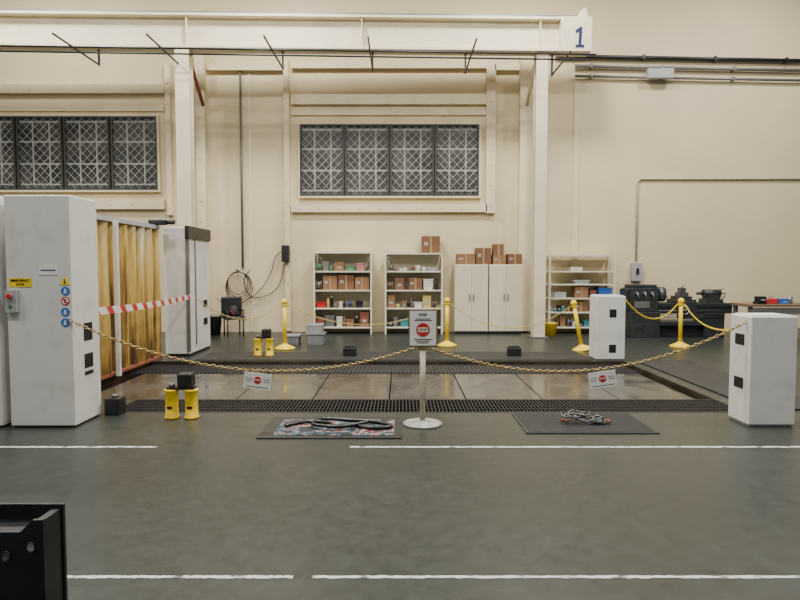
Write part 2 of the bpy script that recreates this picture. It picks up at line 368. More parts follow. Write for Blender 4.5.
tag(MB().tube(smooth([(x,WY-.08,z) for x,z in P]),.012,6).build('power_cable',M['dark']),'black cable drooping from the wall switch to the cable coil','cable')
P=[at(*p,WY-.12) for p in ((281,252),(275,258),(270,275),(258,292),(240,303),(225,304),(216,298))]
tag(MB().tube(smooth([(x,WY-.11,z) for x,z in P]),.011,6).build('power_cable',M['dark']),'longer black cable swinging from the wall switch down to the chair','cable')
# ---------------------------------------------------------------- items
def cardboard(loc,w,d,h,label,group=None,m='card',rz=0):
    t=thing('cardboard_box',label,'box',loc,(0,0,rz),group)
    MB().box(-w/2,w/2,-d/2,d/2,0,h).build('carton',M[m],t)
    MB().box(-.025,.025,-d/2-.002,d/2+.002,-.0,h+.002).build('tape',M['tape'],t)
    if w>.3: MB().box(-w*.38,-w*.16,-d/2-.003,-d/2,h*.45,h*.65).build('shipping_label',M['lgrey'],t)
    return t
def smallbox(loc,w,d,h,label,group,m):
    t=thing('carton',label,'box',loc,(0,0,0),group)
    MB().box(-w/2,w/2,-d/2,d/2,0,h*.86).build('body',M[m],t); MB().box(-w/2-.003,w/2+.003,-d/2-.003,d/2+.003,h*.8,h).build('lid',M[m],t)
    MB().box(-w*.25,w*.25,-d/2-.006,-d/2,h*.3,h*.5).build('front_label',M['lgrey'],t); return t
def bin_(loc,w,d,h,label,group,m):
    t=thing('storage_bin',label,'bin',loc,(0,0,0),group)
    b=MB(); k=.9; wl=.012; w-=.008
    for (x0,x1,y0,y1) in ((-w/2,w/2,-d/2,-d/2+wl),(-w/2,w/2,d/2-wl,d/2),(-w/2,-w/2+wl,-d/2,d/2),(w/2-wl,w/2,-d/2,d/2)): b.box(x0,x1,y0,y1,0,h)
    b.box(-w/2,w/2,-d/2,d/2,0,.01)
    for v in b.b.verts:
        if v.co.z<.02: v.co.x*=k; v.co.y*=k
    b.build('tub',M[m],t)
    b=MB(); e=.004
    for (x0,x1,y0,y1) in ((-w/2-e,w/2+e,-d/2-e,-d/2),(-w/2-e,w/2+e,d/2,d/2+e),(-w/2-e,-w/2,-d/2,d/2),(w/2,w/2+e,-d/2,d/2)): b.box(x0,x1,y0,y1,h-.03,h)
    b.build('rim',M[m],t); return t
def can(loc,w,d,h,label,group,m):
    t=thing('paint_can',label,'can',loc,(0,0,0),group); r=min(w,d)/2
    MB().lathe([(r,0),(r,h*.94),(r*.97,h*.95)],16).build('can_body',M[m],t); MB().lathe([(r*1.03,h*.93),(r*1.03,h),(r*.9,h),(r*.88,h*.98)],16).build('lid',M['steel'],t)
    return t
def bottle(loc,w,d,h,label,group,m):
    t=thing('bottle',label,'bottle',loc,(0,0,0),group); r=min(w,d)/2
    MB().lathe([(r*.9,0),(r,h*.05),(r,h*.6),(r*.35,h*.8),(r*.3,h*.9)],14).build('bottle_body',M[m],t); MB().lathe([(r*.38,h*.88),(r*.36,h)],12).build('cap',M['dark'],t); return t
def spool(loc,w,d,h,label,group,m):
    t=thing('wire_spool',label,'spool',loc,(0,0,0),group); r=h/2
    MB().cyl((-w/2,0,r),(-w/2+.02,0,r),r,n=18).build('flange',M['wood'],t); MB().cyl((w/2-.02,0,r),(w/2,0,r),r,n=18).build('flange',M['wood'],t)
    MB().cyl((-w/2+.02,0,r),(w/2-.02,0,r),r*.75,n=18).build('wound_wire',M[m],t); return t
KIND={'s':(smallbox,'carton'),'b':(bin_,'open bin'),'c':(can,'paint can'),'o':(bottle,'bottle'),'w':(spool,'wire spool')}
CN={'white':'white','green':'green','pink':'pink','red':'red','blue':'blue','dblue':'dark blue','dark':'black','lgrey':'light grey','grey':'grey','card':'brown','card2':'dark brown','rust':'rust red','steel':'silver','teal':'teal','yellow':'yellow','tote':'grey','ychain':'mustard'}
ORD=['first','second','third','fourth','fifth','sixth','seventh','eighth','ninth','tenth','eleventh','twelfth','thirteenth','fourteenth']
rs=random.Random(23)
def row(a,c,base,hmin,hmax,cols,kinds='ssbcobw'):
    out=[]; x=a
    while x<c-2.5:
        k=rs.choice(kinds); w={'s':rs.uniform(3,9),'b':rs.uniform(6,11),'c':rs.uniform(3.5,5),'o':rs.uniform(2.6,3.4),'w':rs.uniform(4,6)}[k]
        if x+w>c: break
        hh=rs.uniform(hmin,hmax)
        if k=='w': hh=min(hh,9)
        out.append((k,x,x+w,base-hh,rs.choice(cols))); x+=w+rs.choice((.2,.3,.5,1.5,2.5))
    return out
dk=['dark','dark','grey','dblue','rust','card','card2','lgrey','white','teal','dark']
li=['white','white','green','lgrey','pink','card','steel','dark','white']
md=['dark','white','red','dblue','card','steel','grey','dark','card2','ychain']
def shelf_unit(px0,px1,pys,name,items,back):
    Y=15.85; D=.5
    x0,ztop=at(px0,pys[0],Y); x1,_=at(px1,pys[0],Y); w=x1-x0; cx=(x0+x1)/2
    t=thing('shelving_unit',name[0],'shelves',(cx,Y+D/2,0))
    for sx in (-1,1):
        for sy in (-1,1):
            MB().box(sx*w/2-.02,sx*w/2+.02,sy*D/2-.02,sy*D/2+.02,0,ztop).build('post',M['shelfw'],t)
    if back: MB().box(-w/2+.02,w/2-.02,D/2-.006,D/2+.004,.05,ztop-.03).build('back_panel',M['beige'],t)
    zs=[]
    for k,py in enumerate(pys):
        z=at(px0,py,Y)[1]; zs.append(z)
        MB().box(-w/2+.02,w/2-.02,-D/2,D/2-.008,z-.035,z).build('shelf',M['shelfw'],t)
    if back:
        for sx in (-1,1): MB().box(sx*(w/2+.012)-.003,sx*(w/2+.012)+.003,-D/2+.02,D/2-.02,.05,ztop-.04).build('side_panel',M['shelfw'],t)
    for ti,rw in items.items():
        for n,it in enumerate(rw):
            k,a,c,py,m=it[:5]; z=zs[ti]; xa,zt_=at(a,py,Y+.08); xc,_=at(c,py,Y+.08)
            ww=xc-xa; hh=max(.06,zt_-z); dep=min(.38,max(ww,.16)) if k in 'sb' else ww
            tier='top board' if ti==0 else ORD[ti-1]+' tier down'
            lab='%s %s, %s from left, %s, %s'%(CN[m],'cardboard box' if k=='k' else KIND[k][1],ORD[n],tier,name[1])
            loc=((xa+xc)/2,Y+.06+dep/2,z+.001)
            gr='goods on the %s'%name[1]
            if k=='k': cardboard(loc,ww,.36,hh,lab,gr,m)
            else: KIND[k][0](loc,ww,dep,hh,lab,gr,m)
shelf_unit(314,371,[252,271,290,308,327],('white metal shelving unit packed with boxes, left of the pair','left white shelves'),{
 1:row(317,369.5,271,3,12,li),
 2:[('w',316,322,280,'grey'),('k',323,337,276,'card'),('k',338,354,275,'card2'),('k',355,369,277,'card')],
 3:row(316,369.5,308,4,13,md), 4:row(316,369.5,327,5,15,dk)},True)
shelf_unit(385.5,442,[253,271,290,308,327],('white metal shelving unit with a brown box on top, right of the pair','right white shelves'),{
 0:[('k',422,440,236,'card2')],
 1:row(389,438,271,2,7,['white','dark','lgrey','grey','card2']),
 2:row(387.5,408,290,5,13,dk)+[('k',409,422,278,'card2')]+row(423,440.5,290,5,13,dk),
 3:row(387.5,440.5,308,4,13,md), 4:row(387.5,440.5,327,5,15,dk)},True)
shelf_unit(550,615,[255,271,284,298,312,327],('open frame white shelving unit behind the squat grey tower','open frame shelves'),{
 1:[('s',571,582,267,'white')],
 2:[('b',574,590,280,'lgrey')],
 3:[('s',555,566,292,'lgrey'),('k',575,588,287,'card'),('s',590,596,290,'rust'),('b',598,612,288,'blue')],
 4:row(553,572,312,4,8,dk)+[('k',574,588,302,'card2')],
 5:row(553,595,327,5,11,dk)},False)
def cupboard(px0,px1,label):
    Y=15.85; x0,zt_=at(px0,264.5,Y); x1,_=at(px1,264,Y); w=x1-x0
    t=thing('metal_cupboard',label,'cupboard',((x0+x1)/2,Y,0))
    MB().box(-w/2,w/2,.02,.5,.06,zt_).build('body',M['beige'],t,bevel=.01)
    MB().box(-w/2+.02,w/2-.02,.05,.48,0,.06).build('plinth',M['dark'],t)
    for s in (-1,1):
        d=MB().box(min(0,s*(w/2-.01))+.004,max(0,s*(w/2-.01))-.004,0,.02,.09,zt_-.03).build('door',M['beige'],t)
        MB().box(s*.05-.012,s*.05+.012,-.03,0,zt_*.48,zt_*.58).build('handle',M['grey'],d)
    return zt_
zc=cupboard(455,488.5,'beige two door metal cupboard beside the right shelves'); cupboard(489.5,523,'beige two door metal cupboard beside the steel column')
for a,c,py,m,l in ((457,475,254,'card','flat cardboard box on the left end of the cupboards'),(476,491,248,'card2','taller cardboard box second from left on the cupboards'),(493,505,255,'card','small cardboard box third from left on the cupboards'),(508,522,254,'card2','cardboard box on the right end of the cupboards')):
    x0,z1=at(a,py,15.95); x1,_=at(c,py,15.95); cardboard(((x0+x1)/2,16.1,zc+.001),x1-x0,.34,z1-zc,l,'boxes on the cupboards',m)
x0,z1=at(493,244,15.98); x1,_=at(504,244,15.98); zz=at(493,255,15.95)[1]
cardboard(((x0+x1)/2,16.1,zz+.006),x1-x0-.02,.3,z1-zz-.01,'small cardboard box stacked on the third box above the cupboards','boxes on the cupboards','card2')
# ---------------------------------------------------------------- big left machine towers
YC=6.50; TD=.58
def tower(px0,px1,pyt,label,d=TD):
    x0,zt_=at(px0,pyt,YC); xr,_=at(px1,400,YC) ; w=xr-x0
    t=thing('machine_tower',label,'machine cabinet',(x0,YC,0))
    MB().box(0,w,0,d,.018,zt_).build('housing',M['cab'],t,bevel=.012); MB().box(.03,w-.03,.03,d-.03,0,.018).build('plinth',M['dark'],t)
    return t,x0,w,zt_
t,x0,w,zt_=tower(3,75,195,'tall light grey machine tower with blue safety stickers and an emergency stop')
TX=x0+w
def loc_at(px,py): 
    a,b_=at(px,py,YC); return a-x0,b_
def plate(name,px0,px1,py0,py1,m,parent,dy=-.006):
    a,z1=loc_at(px0,py0); c,z0=loc_at(px1,py1)
    return MB().box(a,c,dy,0,z0,z1).build(name,M[m],parent)
p=plate('emergency_sign',9,32,278,287,'yellow',t); p['label']='yellow sign reading emergency stop'
a,z=loc_at(20.5,280.6); text('lettering','EMERGENCY',.037,M['text'],p,(a,-.008,z)); a,z=loc_at(20.5,284.6); text('lettering','STOP',.037,M['text'],p,(a,-.008,z))
p=plate('stop_button_box',8,20,290,312,'lgrey',t,-.06)
a,z=loc_at(14,296); q=MB().cyl((a,-.06,z),(a,-.08,z),.018).cyl((a,-.08,z),(a,-.10,z),.03,.026).build('red_button',M['red'],p)
a,z=loc_at(14,306); MB().cyl((a,-.06,z),(a,-.07,z),.02).build('green_button',M['green'],p)
p=plate('name_plate',39,58,266,275,'paper',t)
a,z=loc_at(48.5,270.5); MB().box(a-.08,a+.08,-.008,-.006,z-.004,z+.010).build('printed_line',M['dblue'],p)
a,z=loc_at(65,281); s=.055
p=MB().prism_xz([(a-s,z-s*.8),(a+s,z-s*.8),(a,z+s)],-.006,0).build('warning_triangle',M['yellow'],t); MB().prism_xz([(a-.008,z-.03),(a+.008,z-.03),(a+.003,z+.02),(a-.003,z+.02)],-.009,-.006).build('exclamation_mark',M['text'],p)
for py in (291,301,312,322.5):
    a,z=loc_at(65.5,py)
    if py==301:
        p=MB().cyl((a,-.006,z),(a,0,z),.047,n=24).build('prohibition_sticker',M['red'],t)
        q=MB().cyl((a,-.008,z),(a,-.006,z),.035,n=24).build('white_centre',M['paper'],p)
        MB().prism_xz([(a-.031,z+.021),(a-.021,z+.031),(a+.031,z-.021),(a+.021,z-.031)],-.011,-.008).build('slash',M['red'],p)
        MB().box(a-.010,a+.010,-.0095,-.008,z-.022,z+.022).build('pictogram',M['text'],p); continue
    p=MB().cyl((a,-.006,z),(a,0,z),.047,n=24).build('safety_sticker',M['blue'],t)
    MB().cyl((a,-.009,z+.010),(a,-.006,z+.010),.013,n=12).box(a-.016,a+.016,-.009,-.006,z-.026,z-.004).build('pictogram',M['paper'],p)
for z0_,z1_ in ((.93,1.13),(.62,.78),(.54,.58)):
    MB().box(w,w+.006,.22,.40,z0_,z1_).build('sensor_slot',M['black'],t)
tower(-70,2.2,195,'tall light grey machine tower cut off by the left edge of the photo')
# curtain
CX=-4.85; CY0,CY1=7.75,11.70; zc0,zc1=.04,2.5
b=MB(); n=340; rows=20; V=[]
for j in range(rows+1):
    z=zc0+(zc1-zc0)*j/rows; rw=[]
    for i in range(n+1):
        y=CY0+(CY1-CY0)*i/n; ph=(y-CY0)/.34+.015*math.sin(z*2)
        f_=ph-math.floor(ph); x=.18*(math.sin(PI*f_)**.7)*(1-.06*math.sin(z*2+math.floor(ph)*2))
        rw.append(b.b.verts.new((x,y-CY0,z)))
    V.append(rw)
for j in range(rows):
    for i in range(n):
        f=b.b.faces.new((V[j][i],V[j][i+1],V[j+1][i+1],V[j+1][i])); f.smooth=True
t=thing('bellows_curtain','stained yellow pleated bellows curtain hanging between the grey towers','curtain',(CX,CY0,0))
b.build('pleated_sheet',M['curtain'],t)
MB().box(-.05,.2,-.1,CY1-CY0,zc1,zc1+.07).build('top_rail',M['lgrey'],t)
for yy in (1.9,): MB().box(.25,.31,yy,yy+.07,0,zc1+.03).build('post',M['white'],t)
MB().box(-.05,.2,0,CY1-CY0,0,.04).build('bottom_rail',M['rust'],t)
# far left tower
YP=11.8
x0,z1=at(163,227,YP); x1,_=at(189,300,YP); w=x1-x0
t=thing('machine_tower','light grey machine tower beyond the yellow bellows with a black edge strip','machine cabinet',(x0,YP,0))
MB().box(0,w,0,1.3,.05,z1).build('housing',M['cab'],t,bevel=.01); MB().box(.02,w-.02,.02,1.28,0,.05).build('plinth',M['dark'],t)
MB().box(w-.05,w+.015,-.02,.03,.1,z1-.02).build('edge_strip',M['grey'],t)
MB().box(w-.01,w+.01,.35,.42,.2,z1-.1).build('side_seam',M['grey'],t)
for z in (1.0,.62): MB().box(w,w+.008,.85,1.1,z-.07,z+.07).build('sensor_slot',M['black'],t)
MB().box(w-.04,w+.04,-.06,1.3,z1-.22,z1+.02).build('top_bracket',M['dark'],t)
x,z=at(158,228,11.4)
t=thing('drive_motor','black drive motor on the top rail end of the yellow bellows','motor',(x-.02,11.55,2.571)); MB().box(-.2,.12,-.08,.08,0,.10).build('motor_body',M['dark'],t,bevel=.02); MB().cyl((.12,0,.055),(.28,0,.055),.045).build('shaft_housing',M['dark'],t)
# tape barrier
b=MB(); ya,yb=YC+TD+.01,11.77; xa,xb=TX-.03,-4.12; N=30
pr=None
for i in range(N+1):
    q=i/N; x=xa+(xb-xa)*q; y=ya+(yb-ya)*q; z=1.24-.035*4*q*(1-q)-.05*q
    c=[b.b.verts.new((x-.006,y,z-.045)),b.b.verts.new((x+.006,y,z-.045)),b.b.verts.new((x+.006,y,z+.045)),b.b.verts.new((x-.006,y,z+.045))]
    if pr:
        for k in range(4): b.b.faces.new((pr[k],pr[(k+1)%4],c[(k+1)%4],c[k]))
    else: b.b.faces.new(c)
    pr=c
b.b.faces.new(pr[::-1]); tag(b.build('barrier_tape',M['stripe']),'red and white striped barrier tape stretched between the left towers','tape')
def short_tower(x0,y0,w,d,label,front):
    t=thing('machine_tower',label,'machine cabinet',(x0,y0,0)); h=1.22
    MB().box(0,w,0,d,.02,h).build('housing',M['cab'],t,bevel=.012); MB().box(.02,w-.02,.02,d-.02,0,.02).build('plinth',M['lgrey'],t)
    for z in (.95,.28 if front else .46):
        if front: MB().box(w*.44,w*.68,-.006,0,z-.13,z+.02).build('sensor_slot',M['black'],t)
        else: MB().box(-.006,0,d*.3,d*.72,z-.06,z+.06).build('sensor_slot',M['black'],t)
    MB().box(.03,w-.03,.03,d-.03,h,h+.012).build('lid',M['cab'],t)
    return t
short_tower(3.84,6.53,.51,.42,'squat light grey tower nearest the camera at the right end of the brass chain',False)
short_tower(3.72,11.3,.54,.45,'squat light grey tower with black slots in front of the open frame shelves',True)
# ---------------------------------------------------------------- pit
gb=MB(); x=-3.48
while x<4.18: gb.box(x,x+.012,7.22,7.88,-.04,0); x+=.045
for y in (7.22,7.38,7.54,7.70,7.86): gb.box(-3.48,4.19,y,y+.014,-.035,.001)
t=thing('floor_grating','long black steel grating strip along the front edge of the pit','grating',(0,0,0)); gb.build('grating_bars',M['dark'],t)
fb=MB().box(-3.49,4.19,7.885,7.91,-.35,.004).box(-3.49,4.19,7.2,7.215,-.35,.003)
for xx in (-3.4,-1.5,.4,2.3,4.0): fb.box(xx,xx+.05,7.215,7.885,-.35,-.041)
fb.build('support_frame',M['dark'],t)
nx=8; X0,X1=-4.4,4.12; pw=(X1-X0)/nx; ya,yb=7.94,10.25
for i in range(nx):
    xx=X0+i*pw
    o=MB().box(0,pw-.016,0,yb-ya,0,.28).build('bed_plate',M['plate2' if i in (0,3,6) else 'plate1'],loc=(xx,ya,PB+.001),bevel=.004)
    tag(o,'large wet scuffed steel bed plate in the pit, %s from left'%ORD[i],'plate','steel bed plates in the pit')
t=thing('floor_grating','flat black grating strip along the far edge of the pit','grating',(0,10.27,PB+.001))
MB().box(-4.6,4.15,0,.90,0,.285).build('support_frame',M['farstrip'],t)
gb=MB(); x=-4.58
while x<4.12: gb.box(x,x+.02,.02,.88,.2855,.30); x+=.07
gb.build('grating_bars',M['dark'],t)
tag(MB().box(-3.9,3.66,0,1.1,0,.012).build('rubber_runner',M['farstrip'],loc=(0,11.3,0)),'wide dark rubber runner on the floor behind the pit','mat')
tag(MB().box(0,1.0,0,3.9,0,.02).build('track_cover',M['farstrip'],loc=(4.42,7.3,0)),'dark track cover plate on the floor right of the pit','cover')
for px,l in ((350,'small black block on the floor behind the pit in front of the left shelves'),(514,'small black block on the floor behind the pit in front of the cupboards')):
    x,y=G(px,356); t=thing('stop_block',l,'block',(x,y,.013)); MB().box(-.13,.13,-.1,.1,0,.16).build('block',M['dark'],t,bevel=.015); MB().box(-.1,.1,-.07,.07,.16,.19).build('cap',M['farstrip'],t)
def guide(loc,label):
    t=thing('guide_stand',label,'stand',loc)
    for sx in (-1,1):
        p=MB().lathe([(.085,0),(.085,.02),(.072,.03),(.072,.31),(.08,.32),(.08,.34)],20,cx=sx*.115).build('yellow_leg',M['yblock'],t)
        MB().box(sx*.115-.03,sx*.115+.03,-.078,-.07,.12,.15).build('slot',M['dark'],p)
    MB().box(-.16,.16,-.05,.05,.34,.365).build('top_plate',M['dark'],t)
    MB().box(-.03,.14,-.07,.09,.365,.53).build('clamp_head',M['dark'],t,bevel=.02); MB().cyl((-.11,0,.365),(-.11,0,.41),.035).build('bolt',M['grey'],t)
    return t
x,y=G(182,418); g0=guide((x,y,0.002),'yellow and black guide stand beside the near end of the grating'); x,y=G(261,358)
g1=dup(g0,(x,y+.25,.013),'yellow and black guide stand in the distance by the far left tower')
x,y=G(113,415); t=thing('cable_block','small black block on the floor against the large left tower','block',(x,y+.05,0)); MB().box(-.09,.09,-.08,.1,0,.2).build('block',M['dark'],t,bevel=.01); MB().cyl((0,0,.2),(0,0,.24),.03).build('knob',M['grey'],t)
# ---------------------------------------------------------------- stanchions
def ystan(px,py,label,tilt=0):
    x,y=G(px,py); t=thing('yellow_stanchion',label,'stanchion',(x,y,.013 if 11.3<y<12.4 else 0),(0,tilt,0),'yellow stanchions')
    MB().lathe([(.22,0),(.22,.03),(.16,.06),(.07,.10),(.05,.12)],24).build('base',M['yellow'],t)
    MB().cyl((0,0,.11),(0,0,.98),.042).build('pole',M['yellow'],t)
    MB().lathe([(.043,.97),(.065,.99),(.07,1.03),(.055,1.07),(.02,1.09)],16).build('knob',M['yellow'],t); MB().lathe([(.05,.92),(.058,.93),(.058,.96),(.05,.97)],12).build('collar',M['yblock'],t)
    return t
S1=ystan(285,349,'yellow plastic stanchion left of the white shelves'); S2=ystan(447,346,'yellow plastic stanchion between the right shelves and the cupboards')
S3=ystan(582,350,'yellow plastic stanchion leaning over beside the squat far tower',-.19); S4=ystan(680,347,'yellow plastic stanchion in front of the lathe')
x,y=G(423,427); y+=.12
ST=thing('chain_stanchion','worn cream stanchion in the middle of the brass chain with a stop sign on top','stanchion',(x,y,0))
MB().lathe([(.215,0),(.22,.015),(.19,.025),(.06,.035),(.05,.05)],32).build('base',M['pbase'],ST)
MB().cyl((0,0,.04),(0,0,.9),.032).build('pole',M['post'],ST); MB().lathe([(.038,.84),(.045,.85),(.045,.9),(.033,.91)],16).build('collar',M['brass'],ST)
s=MB().box(-.16,.16,-.05,-.035,.88,1.29).build('sign_board',M['wood'],ST); MB().box(-.145,.145,-.056,-.05,.895,1.275).build('sign_face',M['paper'],s)
def octa(r,cx,cz): return [(cx+r*math.cos(PI/8+k*PI/4),cz+r*math.sin(PI/8+k*PI/4)) for k in range(8)]
MB().cyl((0,-.062,1.07),(0,-.056,1.07),.075,n=28).build('red_disc',M['red'],s); MB().box(-.055,.055,-.064,-.062,1.045,1.095).build('white_band',M['paper'],s); text('lettering','STOP',.036,M['text'],s,(0,-.066,1.07)); text('lettering','STOP',.036,M['text'],s,(0,-.06,1.235))
for zz,hw in ((.965,.10),(.945,.08),(.925,.06),(1.19,.08),(1.172,.10)): MB().box(-hw,hw,-.059,-.056,zz-.004,zz+.004).build('printed_line',M['text'],s)
# chains
def chain(p0,p1,sag,m,label,pitch=.042,r=.0055,lw=.016):
    p0=Vector(p0);p1=Vector(p1); N=400; pts=[]
    for i in range(N+1):
        q=i/N; p=p0.lerp(p1,q); p.z-=4*sag*q*(1-q); pts.append(p)
    b=MB(); s=0; k=0; nxt=pitch/2
    for i in range(1,N+1):
        seg=(pts[i]-pts[i-1]).length
        while s+seg>=nxt:
            f=(nxt-s)/seg; c=pts[i-1].lerp(pts[i],f); d=(pts[i]-pts[i-1]).normalized()
            side=d.cross(Vector((0,0,1))).normalized(); up=side.cross(d)
            a=side if k%2 else up
            hl=pitch*.68; loop=[]
            for q in range(10):
                an=2*PI*q/10; loop.append(c+d*hl*math.cos(an)+a*lw*math.sin(an))
            b.tube(loop,r,5,True); k+=1; nxt+=pitch
        s+=seg
    o=b.build('chain',m)
    for v in o.data.vertices: v.co-=p0
    o.location=p0; tag(o,label,'chain'); return pts
c1=chain((TX-.02,6.47,1.19),(x-.06,y-.0,.87),.40,M['brass'],'brass coloured chain from the large left tower to the cream stanchion',.042,.0055,.014)
c2=chain((x+.06,y-.0,.87),(3.83,6.62,1.15),.40,M['brass'],'brass coloured chain from the cream stanchion to the near right tower',.042,.0055,.014)
def top(t,h=.95): 
    v=Vector(t.location); v.z+=h*math.cos(t.rotation_euler.y); v.x+=h*math.sin(t.rotation_euler.y); return v
off=Vector((.08,0,0))
chain(top(S1)+off,top(S2)-off,.45,M['ychain'],'thin pale chain hanging in front of the white shelves',.06,.005,.014)
chain(top(S2)+off,top(S3)-off,.5,M['ychain'],'thin pale chain hanging in front of the cupboards',.06,.005,.014)
chain((4.3,11.45,1.16),top(S4)-off,.35,M['yellow'],'yellow plastic chain hanging in front of the lathe headstock',.06,.005,.015)
chain(top(S4)+off,(4.2,6.98,1.14),.3,M['yellow'],'yellow plastic chain from the lathe stanchion to the near right tower',.055,.004,.012)
chain((-4.1+.05,11.9,1.15),top(S1)-off,.35,M['ychain'],'thin pale chain from the far left tower to the leftmost yellow stanchion',.06,.005,.014)
def chain_sign(pts,px,label,tilt):
    best=min(pts,key=lambda p:abs(400+F*p.x/p.y-px))
    t=thing('hanging_sign',label,'sign',(best.x,best.y-.012,best.z),(0,tilt,0))
    s=MB().box(-.15,.15,-.03,-.024,-.20,-.02).build('sign_board',M['paper'],t)
    for sx in (-.1,.1): MB().tube([(sx,-.027,-.03),(sx,-.018,.01),(sx,.01,.02),(sx,.03,.0)],.004,5).build('tie',M['dark'],t)
    MB().prism_xz(octa(.042,-.0,-.10),-.034,-.03).build('red_octagon',M['red'],s); text('lettering','STOP',.026,M['paper'],s,(0,-.036,-.10))
    for sx in (-1,1):
        for zz in (-.0875,-.1125): MB().box(sx*.1-.035,sx*.1+.035,-.032,-.03,zz-.0025,zz+.0025).build('printed_line',M['text'],s)
    MB().box(-.12,.12,-.032,-.03,-.180,-.174).build('printed_line',M['text'],s)
chain_sign(c1,258,'white stop sign hanging tilted from the chain left of the cream stanchion',.12)
chain_sign(c2,602,'white stop sign hanging from the chain right of the cream stanchion',-.14)
# ---------------------------------------------------------------- mats
x0,ya=G(256,439); x1,_=G(402,439); _,yb=G(300,418)
t=thing('floor_mat','black edged floor mat with worn teal, red and white print','mat',((x0+x1)/2,(ya+yb)/2,0)); w=(x1-x0)/2; d=(yb-ya)/2
MB().box(-w,w,-d,d,0,.012).build('rubber_backing',M['dark'],t); MB().box(-w+.15,w-.08,-d+.08,d-.12,.012,.016).build('printed_field',M['print'],t)
P=[(-w*.7,-d*.1,.03),(-w*.45,d*.3,.03),(-w*.1,d*.2,.035),(w*.05,-d*.2,.035),(w*.3,-d*.05,.03),(w*.55,-d*.3,.03),(w*.85,-d*.15,.03),(w*.6,d*.3,.03),(w*.15,d*.5,.03),(-.2*w,d*.6,.03),(-.3*w,-.1*d,.05),(.1*w,-.35*d,.05),(.5*w,.1*d,.05)]
tag(MB().tube(smooth(P,8),.020,8).build('hose',M['blackglossy'],loc=((x0+x1)/2,(ya+yb)/2,.004)),'black hose lying looped on the printed floor mat','hose')
x0,ya=G(527,434); x1,_=G(660,434); _,yb=G(560,414)
t=thing('floor_mat','dark grey perforated rubber floor mat right of the cream stanchion','mat',((x0+x1)/2,(ya+yb)/2,0)); w=(x1-x0)/2; d=(yb-ya)/2
MB().box(-w,w,-d,d,0,.012).build('mat_sheet',M['matg'],t)
rb=MB(); k=-w+.03
while k<w-.03: rb.box(k,k+.008,-d+.02,d-.02,.012,.0145); k+=.03
k=-d+.03
while k<d-.03: rb.box(-w+.02,w-.02,k,k+.008,.012,.0145); k+=.04
rb.build('mesh_pattern',M['dark'],t)
mx,my=(x0+x1)/2,(ya+yb)/2
px_,py_=G(586,427)
b=MB()
for k in range(9):
    R=random.uniform(.05,.12); cx=random.uniform(-.18,.18); cy=random.uniform(-.08,.08)
    b.tube([(cx+R*math.cos(a),cy+R*.7*math.sin(a),.012+.010*k+.012*math.sin(3*a+k)) for a in [2*PI*i/22 for i in range(22)]],.011,6,True)
t=thing('chain_pile','tangled pile of dark chain with red hooks on the grey mat','chain',(px_,my,.016)); b.build('chain_links',M['dsteel'],t)
for sx,sy in ((-.24,-.02),(.1,.08),(.22,-.05)): MB().tube([(sx,sy,.02),(sx+.05,sy+.02,.03),(sx+.07,sy-.03,.03),(sx+.03,sy-.05,.02)],.014,8).build('hook',M['rust'],t)
# ---------------------------------------------------------------- lathe
x,y=G(631,338)
L=thing('metal_lathe','dark grey metalworking lathe standing against the right wall','lathe',(x,15.0,0))
L.scale=(.95,1,1.04)
m=M['lathe']; ds=M['dsteel']
MB().box(0,.78,.0,.6,0,.62).build('headstock_pedestal',m,L,bevel=.01); MB().box(1.95,2.5,.03,.57,0,.62).build('tailstock_pedestal',m,L,bevel=.01)
MB().box(.78,1.95,-.05,.6,.3,.40).build('chip_tray',m,L,bevel=.01); MB().box(.78,1.95,.12,.55,.0,.3).build('lower_frame',M['dark'],L)
MB().box(.6,2.72,.08,.52,.58,.74).box(.6,2.72,.06,.18,.74,.82).box(.6,2.72,.42,.54,.74,.82).build('bed',m,L,bevel=.006)
MB().box(.74,2.72,.06,.18,.82,.835).box(.74,2.72,.42,.54,.82,.835).build('bed_ways',ds,L)
MB().box(-.02,.74,.02,.58,.62,1.20).box(.03,.70,.05,.55,1.20,1.28).build('headstock',m,L,bevel=.012)
MB().cyl((.74,.3,1.04),(.82,.3,1.04),.11,n=24).cyl((.82,.3,1.04),(.99,.3,1.04),.18,n=28).build('chuck',ds,L)
for k in range(3):
    a=2*PI*k/3; MB().box(.99,1.05,-.03,.03,0,.14).build('chuck_jaw',M['steel'],L,loc=(0,.3,1.04),rot=(a,0,0))
MB().box(-.10,-.02,.06,.54,.65,1.18).build('gear_cover',m,L,bevel=.02)
for px in (.15,.35,.55): MB().cyl((px,.02,1.08),(px,-.05,1.08),.035).cyl((px,-.04,1.08),(px+.05,-.05,.95),.013,n=8).build('lever',M['steel'],L)
MB().box(.1,.5,.01,.02,.72,.88).build('gear_chart',M['grey'],L)
MB().box(1.20,1.74,.02,.58,.836,.92).box(1.28,1.64,.06,.52,.92,1.0).build('carriage',m,L,bevel=.006); MB().box(1.22,1.70,-.08,.02,.46,.88).build('apron',m,L,bevel=.01)
MB().box(1.35,1.58,.13,.42,1.0,1.09).box(1.39,1.53,.18,.36,1.09,1.2).build('tool_post',ds,L); MB().cyl((1.46,.28,1.2),(1.54,.2,1.31),.014,n=8).build('tool_post_lever',M['steel'],L)
wx,wr=1.37,.1; MB().tube([(wx+wr*math.cos(a),-.14,.68+wr*math.sin(a)) for a in [2*PI*i/20 for i in range(20)]],.014,6,True).cyl((wx,-.14,.68),(wx,-.08,.68),.028).box(wx-wr,wx+wr,-.145,-.135,.67,.69).build('handwheel',M['steel'],L)
MB().box(2.05,2.48,.08,.52,.836,.93).box(2.10,2.44,.16,.44,.93,1.02).cyl((2.05,.3,1.06),(2.50,.3,1.06),.10,n=20).cyl((1.88,.3,1.06),(2.05,.3,1.06),.035).build('tailstock',m,L)
